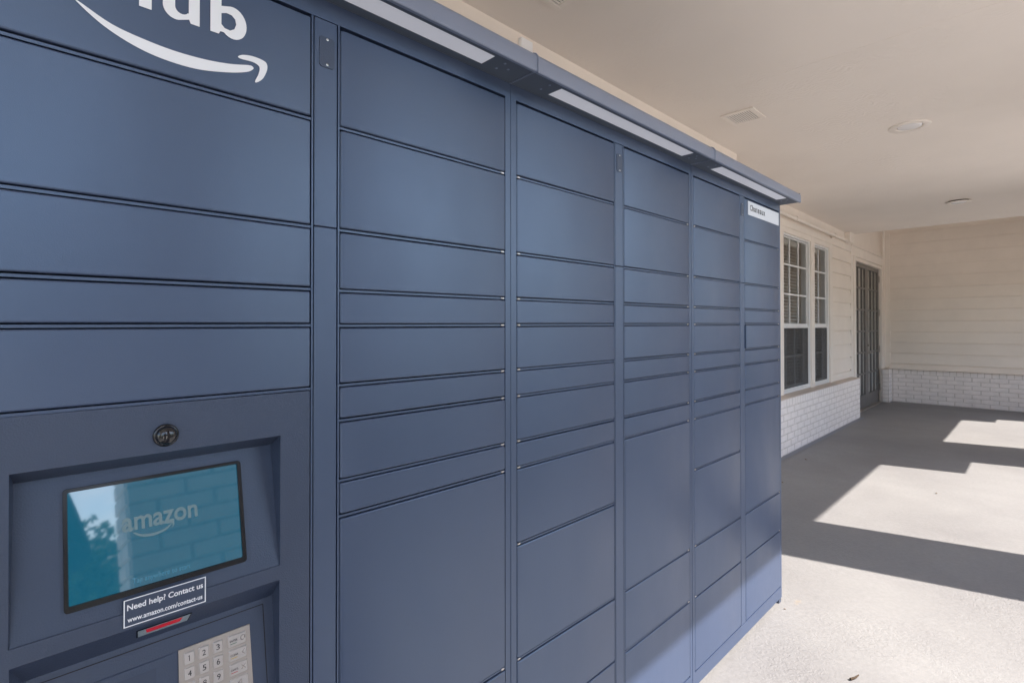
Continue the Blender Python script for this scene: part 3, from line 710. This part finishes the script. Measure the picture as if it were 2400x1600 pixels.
# touchscreen with rounded black bezel on plate 1
def rr(a, b, c, d, r, n=5):
    return arc(b-r, d-r, r, r, 0, 90, n)+arc(a+r, d-r, r, r, 90, 180, n)+arc(a+r, c+r, r, r, 180, 270, n)+arc(b-r, c+r, r, r, 270, 360, n)
def plate_sheet(loops, fy, lift, thick):
    vs, fs = poly2d(loops); m = MB(); k = len(vs)
    m.add([(v[0], fy(v[1])-lift, v[1]) for v in vs], fs); m.add([(v[0], fy(v[1])-lift+thick, v[1]) for v in vs], fs)
    for lp in loops:
        n = len(lp); base = [(p[0], fy(p[1])-lift, p[1]) for p in lp]+[(p[0], fy(p[1])-lift+thick, p[1]) for p in lp]
        m.add(base, [(i, (i+1) % n, n+(i+1) % n, n+i) for i in range(n)])
    return m
ts = A.part('touchscreen', plate_sheet([rr(.0583, .2758, .9330, 1.0835, .0045), rr(.0630, .2702, .9400, 1.0790, .0020)], pY, .0028, .0026), M['black'])
A.part('display', plate_sheet([rr(.0627, .2705, .9397, 1.0793, .0020)], pY, .0004, .0003), M['display'], parent=ts)
on1 = lambda u, v: (u, pY(v)-.0007, v)
wm = fit_text(MB(), 'amazon', .1203, .2126, 1.0135, 1.0318, on1, bold=.022)
sm = [(a_+.0010, b_-.0022) for a_, b_ in [(.1330, 1.0135), (.1430, 1.0085), (.1560, 1.0070), (.1690, 1.0095), (.1765, 1.0140), (.1775, 1.0130), (.1700, 1.0070), (.1560, 1.0035), (.1420, 1.0055), (.1325, 1.0120)]]
vs, fs = poly2d([smooth_loop(sm, 4)]); wm.add([on1(v[0], v[1]) for v in vs], fs)
ar = [(a_+.0010, b_-.0022) for a_, b_ in [(.1720, 1.0158), (.1765, 1.0165), (.1812, 1.0162), (.1808, 1.0120), (.1780, 1.0070), (.1790, 1.0115), (.1785, 1.0147), (.1725, 1.0150)]]
vs, fs = poly2d([ar]); wm.add([on1(v[0], v[1]) for v in vs], fs)
A.part('screen_lettering', wm, M['screen_text'], parent=ts)
tp = fit_text(MB(), 'Tap anywhere to start', .1304, .1997, .9435, .9525, on1)
A.part('screen_lettering', tp, M['screen_faint'], parent=ts)
# camera dome
dm = MB().lathe([(.0158, 0), (.0158, .0020), (.0146, .0036), (.0135, .0042)] + [(.0133*math.cos(R(k)), .0042+.0095*math.sin(R(k))) for k in range(0, 90, 9)] + [(.0002, .0137)], (.1665, yf, 1.1460), up=(0, -1, 0), n=36)
A.part('camera_dome', dm, M['dome'], smooth=True)
# help sticker
st = MB().box(.1190, .2172, yf-.0016, yf-.0012, .8935, .9305)
stk = A.part('help_sticker', st, M['navy_panel'])
wb = plate_sheet([[(.1190, .8935), (.2172, .8935), (.2172, .9305), (.1190, .9305)], [(.1203, .8948), (.2159, .8948), (.2159, .9292), (.1203, .9292)]], lambda v: 0, -yf+.0019, .0002)
ons = lambda u, v: (u, yf-.0020, v)
fit_text(wb, 'Need help? Contact us', .1228, .2135, .9130, .9235, ons, bold=.02)
fit_text(wb, 'www.amazon.com/contact-us', .1232, .2128, .8995, .9065, ons, bold=.018)
A.part('lettering', wb, M['white_vinyl'], parent=stk)
# barcode scanner in the sloped band under the sticker
def sl2(z, out): return yf + (p2Y(jt)-yf)*(.889-z)/(.889-jt) - out
def slab(a, b, c, d, out, thick): return MB().add([(a+.002, sl2(c, out), c), (b-.002, sl2(c, out), c), (b, sl2(d, out), d), (a, sl2(d, out), d), (a+.002, sl2(c, out)+thick, c), (b-.002, sl2(c, out)+thick, c), (b, sl2(d, out)+thick, d), (a, sl2(d, out)+thick, d)], [(0,1,2,3),(4,7,6,5),(0,4,5,1),(1,5,6,2),(2,6,7,3),(3,7,4,0)])
scn = A.part('barcode_scanner', slab(.1345, .2015, .8645, .8800, .0012, .0011), M['black'])
A.part('scanner_plate', slab(.1362, .1998, .8655, .8790, .0020, .0008), M['scan_grey'], parent=scn)
A.part('scanner_window', slab(.1455, .1895, .8700, .8778, .0026, .0006), M['scan_red'], parent=scn)
# keypad plate grooves, reader slot
gr = MB()
def line2(a, b, w=.0007, out=.0003):
    (ax, az), (bx, bz_) = a, b; dx, dz = bx-ax, bz_-az; l = math.hypot(dx, dz); nx, nz = -dz/l*w, dx/l*w
    gr.add([(ax-nx, p2Y(az-nz)-out, az-nz), (bx-nx, p2Y(bz_-nz)-out, bz_-nz), (bx+nx, p2Y(bz_+nz)-out, bz_+nz), (ax+nx, p2Y(az+nz)-out, az+nz)], [(0, 1, 2, 3)])
line2((.034, .8440), (.3085, .8440)); line2((.3085, .8440), (.3125, .64)); line2((.034, .8440), (.030, .64))
A.part('panel_seam', gr, M['ink'], parent=term)
rd = plate_sheet([rr(.060, .1610, .70, .8090, .003)], p2Y, -.0002, -.004)
rdm = MB()
for (a_, b_, c_, d_) in ((.060, .1610, .700, .8090),):
    yy = lambda z: p2Y(z)-.0003
    rdm.add([(a_, yy(c_), c_), (b_, yy(c_), c_), (b_, yy(d_), d_), (a_, yy(d_), d_)], [(0, 1, 2, 3)])
reader = A.part('card_reader', rdm, M['navy_dark'])
lg = MB()
lg.add([(.050, p2Y(.8195)-.0006, .8195), (.1800, p2Y(.8195)-.0006, .8195), (.1805, p2Y(.8203)-.0012, .8203), (.0500, p2Y(.8203)-.0012, .8203)], [(0, 1, 2, 3)])
vs, fs = poly2d([arc(.138, .787, .0085, .0085, 40, 320, 20)+arc(.138, .787, .0065, .0065, 320, 40, 20)])
lg.add([(v[0], p2Y(v[1])-.0006, v[1]) for v in vs], fs)
A.part('emblem', lg, M['navy'], parent=reader)
kp = plate_sheet([[(.1885, .700), (.2900, .700), (.2868, .8215), (.1885, .8215)]], p2Y, .0018, .0018)
kpad = A.part('keypad', kp, M['steel'])
kz = [.8065, .7852, .7637, .7425]; kx = [.2020, .2213, .2403]
def key(cx, cz, w, h, name='key'):
    n = MB(); lps = rr(cx-w/2, cx+w/2, cz-h/2, cz+h/2, .0022, 4); ins = rr(cx-w/2+.0011, cx+w/2-.0011, cz-h/2+.0011, cz+h/2-.0011, .0016, 4); k = len(lps)
    n.add([(p[0], p2Y(p[1])-.0018, p[1]) for p in lps]+[(p[0], p2Y(p[1])-.0034, p[1]) for p in ins], [(i, (i+1) % k, k+(i+1) % k, k+i) for i in range(k)]+[tuple(range(k, 2*k))])
    return A.part(name, n, M['key'], parent=kpad)
onk = lambda u, v: (u, p2Y(v)-.0037, v)
ink = MB(); num = iter('123456789 0 ')
for r_ in range(4):
    for c_ in range(3):
        ch = next(num); key(kx[c_], kz[r_], .0140, .0170)
        if ch != ' ':
            w = .0048 if ch != '1' else .0009
            if ch == '1': ink.add([onk(kx[c_]-.0014, kz[r_]+.0022), onk(kx[c_]-.0014, kz[r_]+.0030), onk(kx[c_]-.0003, kz[r_]+.0040), onk(kx[c_]-.0003, kz[r_]+.0030)], [(0, 1, 2, 3)])
            fit_text(ink, ch, kx[c_]-w/2, kx[c_]+w/2, kz[r_]-.0040, kz[r_]+.0040, onk)
    key(.2675+r_*.0006, kz[r_], .0260, .0172)
for wd, z, mm, xx in (('ENTER', kz[0], 'green', .2575), ('CLEAR', kz[1], 'yellow', .2580), ('CANCEL', kz[2], 'redp', .2578)):
    fit_text(ink, wd, xx-.0005, xx+.0105, z-.0012, z+.0018, onk, bold=.01)
    bar = MB().add([onk(xx-.0003, z-.0043), onk(xx+.0092, z-.0043), onk(xx+.0092, z-.0035), onk(xx-.0003, z-.0035)], [(0, 1, 2, 3)])
    A.part('key_stripe', bar, M[mm], parent=kpad)
A.part('key_lettering', ink, M['ink'], parent=kpad)
emb = MB()
def stroke(pts, w=.0005):
    for (ax, az), (bx, bz_) in zip(pts[:-1], pts[1:]):
        l = math.hypot(bx-ax, bz_-az); nx, nz = -(bz_-az)/l*w, (bx-ax)/l*w
        emb.add([(ax-nx, p2Y(az)-.0038, az-nz), (bx-nx, p2Y(bz_)-.0038, bz_-nz), (bx+nx, p2Y(bz_)-.0038, bz_+nz), (ax+nx, p2Y(az)-.0038, az+nz)], [(0, 1, 2, 3)])
stroke(arc(.2755, kz[0]+.0005, .0030, .0034, 0, 360, 18))
stroke([(.2780, kz[1]+.0040), (.2740, kz[1]+.0004), (.2780, kz[1]-.0032)])
stroke([(.2725, kz[2]+.0038), (.2785, kz[2]-.0030)]); stroke([(.2785, kz[2]+.0038), (.2725, kz[2]-.0030)])
stroke([(.2720, kz[3]+.0040), (.2670, kz[3]+.0004), (.2720, kz[3]-.0032), (.2720, kz[3]+.0040)])
A.part('key_symbol', emb, M['chrome'], parent=kpad)

# ------------------------------------------------------------------ bits on the floor
tw = MB().tube((2.228, -.369, .006), (2.250, -.380, .006), .0045, 7, .0035); tw.tube((2.250, -.380, .006), (2.272, -.386, .009), .0035, 7, .002)
solo('twig', tw, M['twig'], 'short dark twig lying on the sunlit concrete in front of the lockers', 'twig', (2.25, -.377, 0))
def leafbit(x, y, s, rz, label):
    m = MB(); pts = [(-1, 0), (-.4, .42), (.3, .38), (1, 0), (.3, -.38), (-.4, -.42)]
    top = [(p[0]*s, p[1]*s, .004+.006*abs(p[0])**2*s/.02) for p in pts]; bot = [(a, b, c-.0015) for a, b, c in top]; n = 6
    m.add(top+bot, [tuple(range(n)), tuple(range(n, 2*n))[::-1]]+[(i, (i+1) % n, n+(i+1) % n, n+i) for i in range(n)])
    ca, sa = math.cos(rz), math.sin(rz); m.map(lambda a, b, c: (x+a*ca-b*sa, y+a*sa+b*ca, c))
    solo('dry_leaf', m, M['leaf_dry'], label, 'leaf', (x, y, 0), 'dry leaf bits on the porch floor')
leafbit(5.173, -.286, .012, .3, 'small dark leaf bit in the middle of the sunlit floor patch')
leafbit(5.575, .745, .016, 1.1, 'small dark leaf bit in the shade near the white brick base')
leafbit(4.62, .645, .014, .5, 'small dark leaf bit in the shade just beyond the last locker')
leafbit(2.57, -.035, .005, 2.0, 'tiny dark leaf bit against the foot of the last locker')

# ------------------------------------------------------------------ unseen surroundings; hedges and far tree line added to darken reflections
def leaf_cloud(mb, c, rad, n, s, rnd):
    for _ in range(n):
        while True:
            p = Vector((rnd.uniform(-1, 1), rnd.uniform(-1, 1), rnd.uniform(-1, 1)))
            if .45 < p.length < 1: break
        p = Vector((p.x*rad[0], p.y*rad[1], p.z*rad[2]))+Vector(c)
        a = Vector((rnd.gauss(0, 1), rnd.gauss(0, 1), rnd.gauss(0, 1))).normalized(); b = a.orthogonal().normalized()*s*rnd.uniform(.6, 1.3); d = a.cross(b).normalized()*b.length*.6
        mb.add([p-b, p-d, p+b, p+d], [(0, 1, 2, 3)])
rnd = random.Random(4)
for i, (tx_, ty_, th, tr_, lab) in enumerate([(-7.5, -23, 5.6, 2.8, 'broad leafy tree across the drive, left of the porch'), (2.5, -27, 5.2, 2.6, 'leafy tree across the drive, opposite the lockers'), (12.5, -24, 5.8, 3.2, 'tall leafy tree across the drive, opposite the door'), (24, -24, 5.6, 3.0, 'leafy tree across the drive, farthest to the right')]):
    T = Thing('tree', lab, 'tree', (tx_, ty_, -.15), 'trees across the drive')
    tk = MB().tube((tx_, ty_, -.2), (tx_+.15, ty_, th*.5), .20, 10, .12)
    for k in range(5):
        an = k*1.26; tk.tube((tx_+.12, ty_, th*.36+k*.15), (tx_+math.cos(an)*tr_*.6, ty_+math.sin(an)*tr_*.6, th*.58), .07, 7, .02)
    T.part('trunk', tk, M['bark'], smooth=True)
    cr_ = MB()
    for k in range(16):
        an = rnd.uniform(0, 6.28); q_ = rnd.uniform(.1, .75)*tr_
        leaf_cloud(cr_, (tx_+math.cos(an)*q_, ty_+math.sin(an)*q_, th*.58+rnd.uniform(-.2, .32)*th), (tr_*.42, tr_*.42, tr_*.3), 210, .17, rnd)
    T.part('crown', cr_, M['leaves'])
for i, (a_, b_) in enumerate(((-5.0, -1.2), (1.1, 4.0), (4.6, 10.8))):  # hedges added out of view so the lockers reflect something dark
    hm = MB()
    for k in range(int((b_-a_)/.3)+1): leaf_cloud(hm, (a_+k*.3, -2.75, .36), (.3, .30, .58), 480, .045, rnd)
    solo('hedge', hm, M['leaves2'], ['low clipped hedge left of the porch pillars', 'low clipped hedge opposite the middle lockers', 'low clipped hedge opposite the windows'][i], 'hedge', ((a_+b_)/2, -3.0, -.15), 'low hedges along the porch')

wl = MB(); rnd = random.Random(9)  # unseen tree line added as a dark mass at the reflected horizon
for k in range(120):
    xx = -75+k*1.35+rnd.uniform(-.5, .5); leaf_cloud(wl, (xx, -40+rnd.uniform(-2, 2), 2.4+rnd.uniform(-.3, .8)), (2.0, 1.5, 3.2), 130, .42, rnd)
wl = link('woodland', wl, M['leaves2']); wl['kind'] = 'stuff'

# ------------------------------------------------------------------ the photographer, mirrored in the touchscreen
def skin_mesh(verts, edges, radii, root=0, sub=2):
    me = bpy.data.meshes.new('tmp'); me.from_pydata(verts, edges, []); o = bpy.data.objects.new('tmp', me); C.objects.link(o)
    md = o.modifiers.new('s', 'SKIN'); md.use_smooth_shade = True
    for i, r_ in enumerate(radii): me.skin_vertices[0].data[i].radius = r_ if isinstance(r_, tuple) else (r_, r_)
    me.skin_vertices[0].data[root].use_root = True
    o.modifiers.new('u', 'SUBSURF').levels = sub; o.modifiers['u'].render_levels = sub
    bpy.context.view_layer.update()
    ev = bpy.data.meshes.new_from_object(o.evaluated_get(bpy.context.evaluated_depsgraph_get()))
    m = MB(); m.v = [tuple(v.co) for v in ev.vertices]; m.f = [tuple(p.vertices) for p in ev.polygons]
    bpy.data.objects.remove(o); bpy.data.meshes.remove(ev); bpy.data.meshes.remove(me); return m
PX, PY = -.085, -1.30
def PP(l): return [(x+PX, y+PY, z) for x, y, z in l]
V = [(0,0,.93),(0,0,1.10),(0,-.01,1.30),(0,-.01,1.42),(0,0,1.50),(0,.02,1.58),(0,.03,1.66),(0,.025,1.72)]
Ed = [(0,1),(1,2),(2,3),(3,4),(4,5),(5,6),(6,7)]; Rd = [(.15,.10),(.13,.09),(.16,.10),(.13,.09),.055,(.070,.085),(.078,.095),(.055,.065)]
def chain(start, pts, rs):
    k = start
    for p, r_ in zip(pts, rs): V.append(p); Rd.append(r_); Ed.append((k, len(V)-1)); k = len(V)-1
    return k
for sx in (-1, 1):
    chain(0, [(sx*.09,0,.86),(sx*.10,.01,.50),(sx*.10,-.02,.10),(sx*.10,.0,.045),(sx*.11,.13,.035)], [.088,.058,.040,.038,.030])
    h_ = chain(3, [(sx*.17,-.01,1.41),(sx*.25,.01,1.14),(sx*.13,.22,1.20),(sx*.085,.29,1.22)], [.058,.043,.032,.026])
    for k in range(4): chain(h_, [(sx*(.075-.004*k),.325,1.245-.022*k),(sx*(.045-.003*k),.350,1.247-.022*k),(sx*(.022),.345,1.247-.022*k)], [.0095,.0085,.007])
    chain(h_, [(sx*.06,.285,1.262),(sx*.035,.305,1.275)], [.011,.009])
per = Thing('person', 'person in a dark shirt holding up a camera, mirrored as a silhouette in the touchscreen', 'person', (PX, PY, 0))
bd = skin_mesh(PP(V), Ed, Rd); bd.add(*(lambda m_: (m_.v, m_.f))(MB().lathe([(.014, 0), (.012, .012), (.004, .022)], (PX, PY+.118, 1.625), up=(0, 1, -.2), n=10)))
per.part('body', bd, M['skin'], smooth=True)
sv = [(0,0,.90),(0,0,1.10),(0,-.01,1.30),(0,-.01,1.43),(.17,-.01,1.42),(.25,.01,1.14),(.20,.11,1.17),(-.17,-.01,1.42),(-.25,.01,1.14),(-.20,.11,1.17)]
per.part('shirt', skin_mesh(PP(sv), [(0,1),(1,2),(2,3),(3,4),(4,5),(5,6),(3,7),(7,8),(8,9)], [(.17,.12),(.15,.11),(.18,.12),(.12,.10),.07,.056,.050,.07,.056,.050]), M['cloth'], smooth=True)
tv = [(0,0,.92),(.095,0,.84),(.10,.01,.50),(.10,-.015,.08),(-.095,0,.84),(-.10,.01,.50),(-.10,-.015,.08)]
per.part('trousers', skin_mesh(PP(tv), [(0,1),(1,2),(2,3),(0,4),(4,5),(5,6)], [(.165,.12),.10,.075,.062,.10,.075,.062]), M['jeans'], smooth=True)
hv = [(0,-.01,1.76),(0,-.055,1.70),(0,-.06,1.62)]
per.part('hair', skin_mesh(PP(hv), [(0,1),(1,2)], [(.070,.075),(.080,.055),(.062,.035)]), M['hair'], smooth=True)
cb_ = bevel(MB().box(PX-.065, PX+.065, PY+.30, PY+.345, 1.19, 1.27), .006, 2)
solo('camera_body', cb_, M['black'], 'small black camera held by the mirrored person', 'camera', (PX, PY+.32, 1.23))
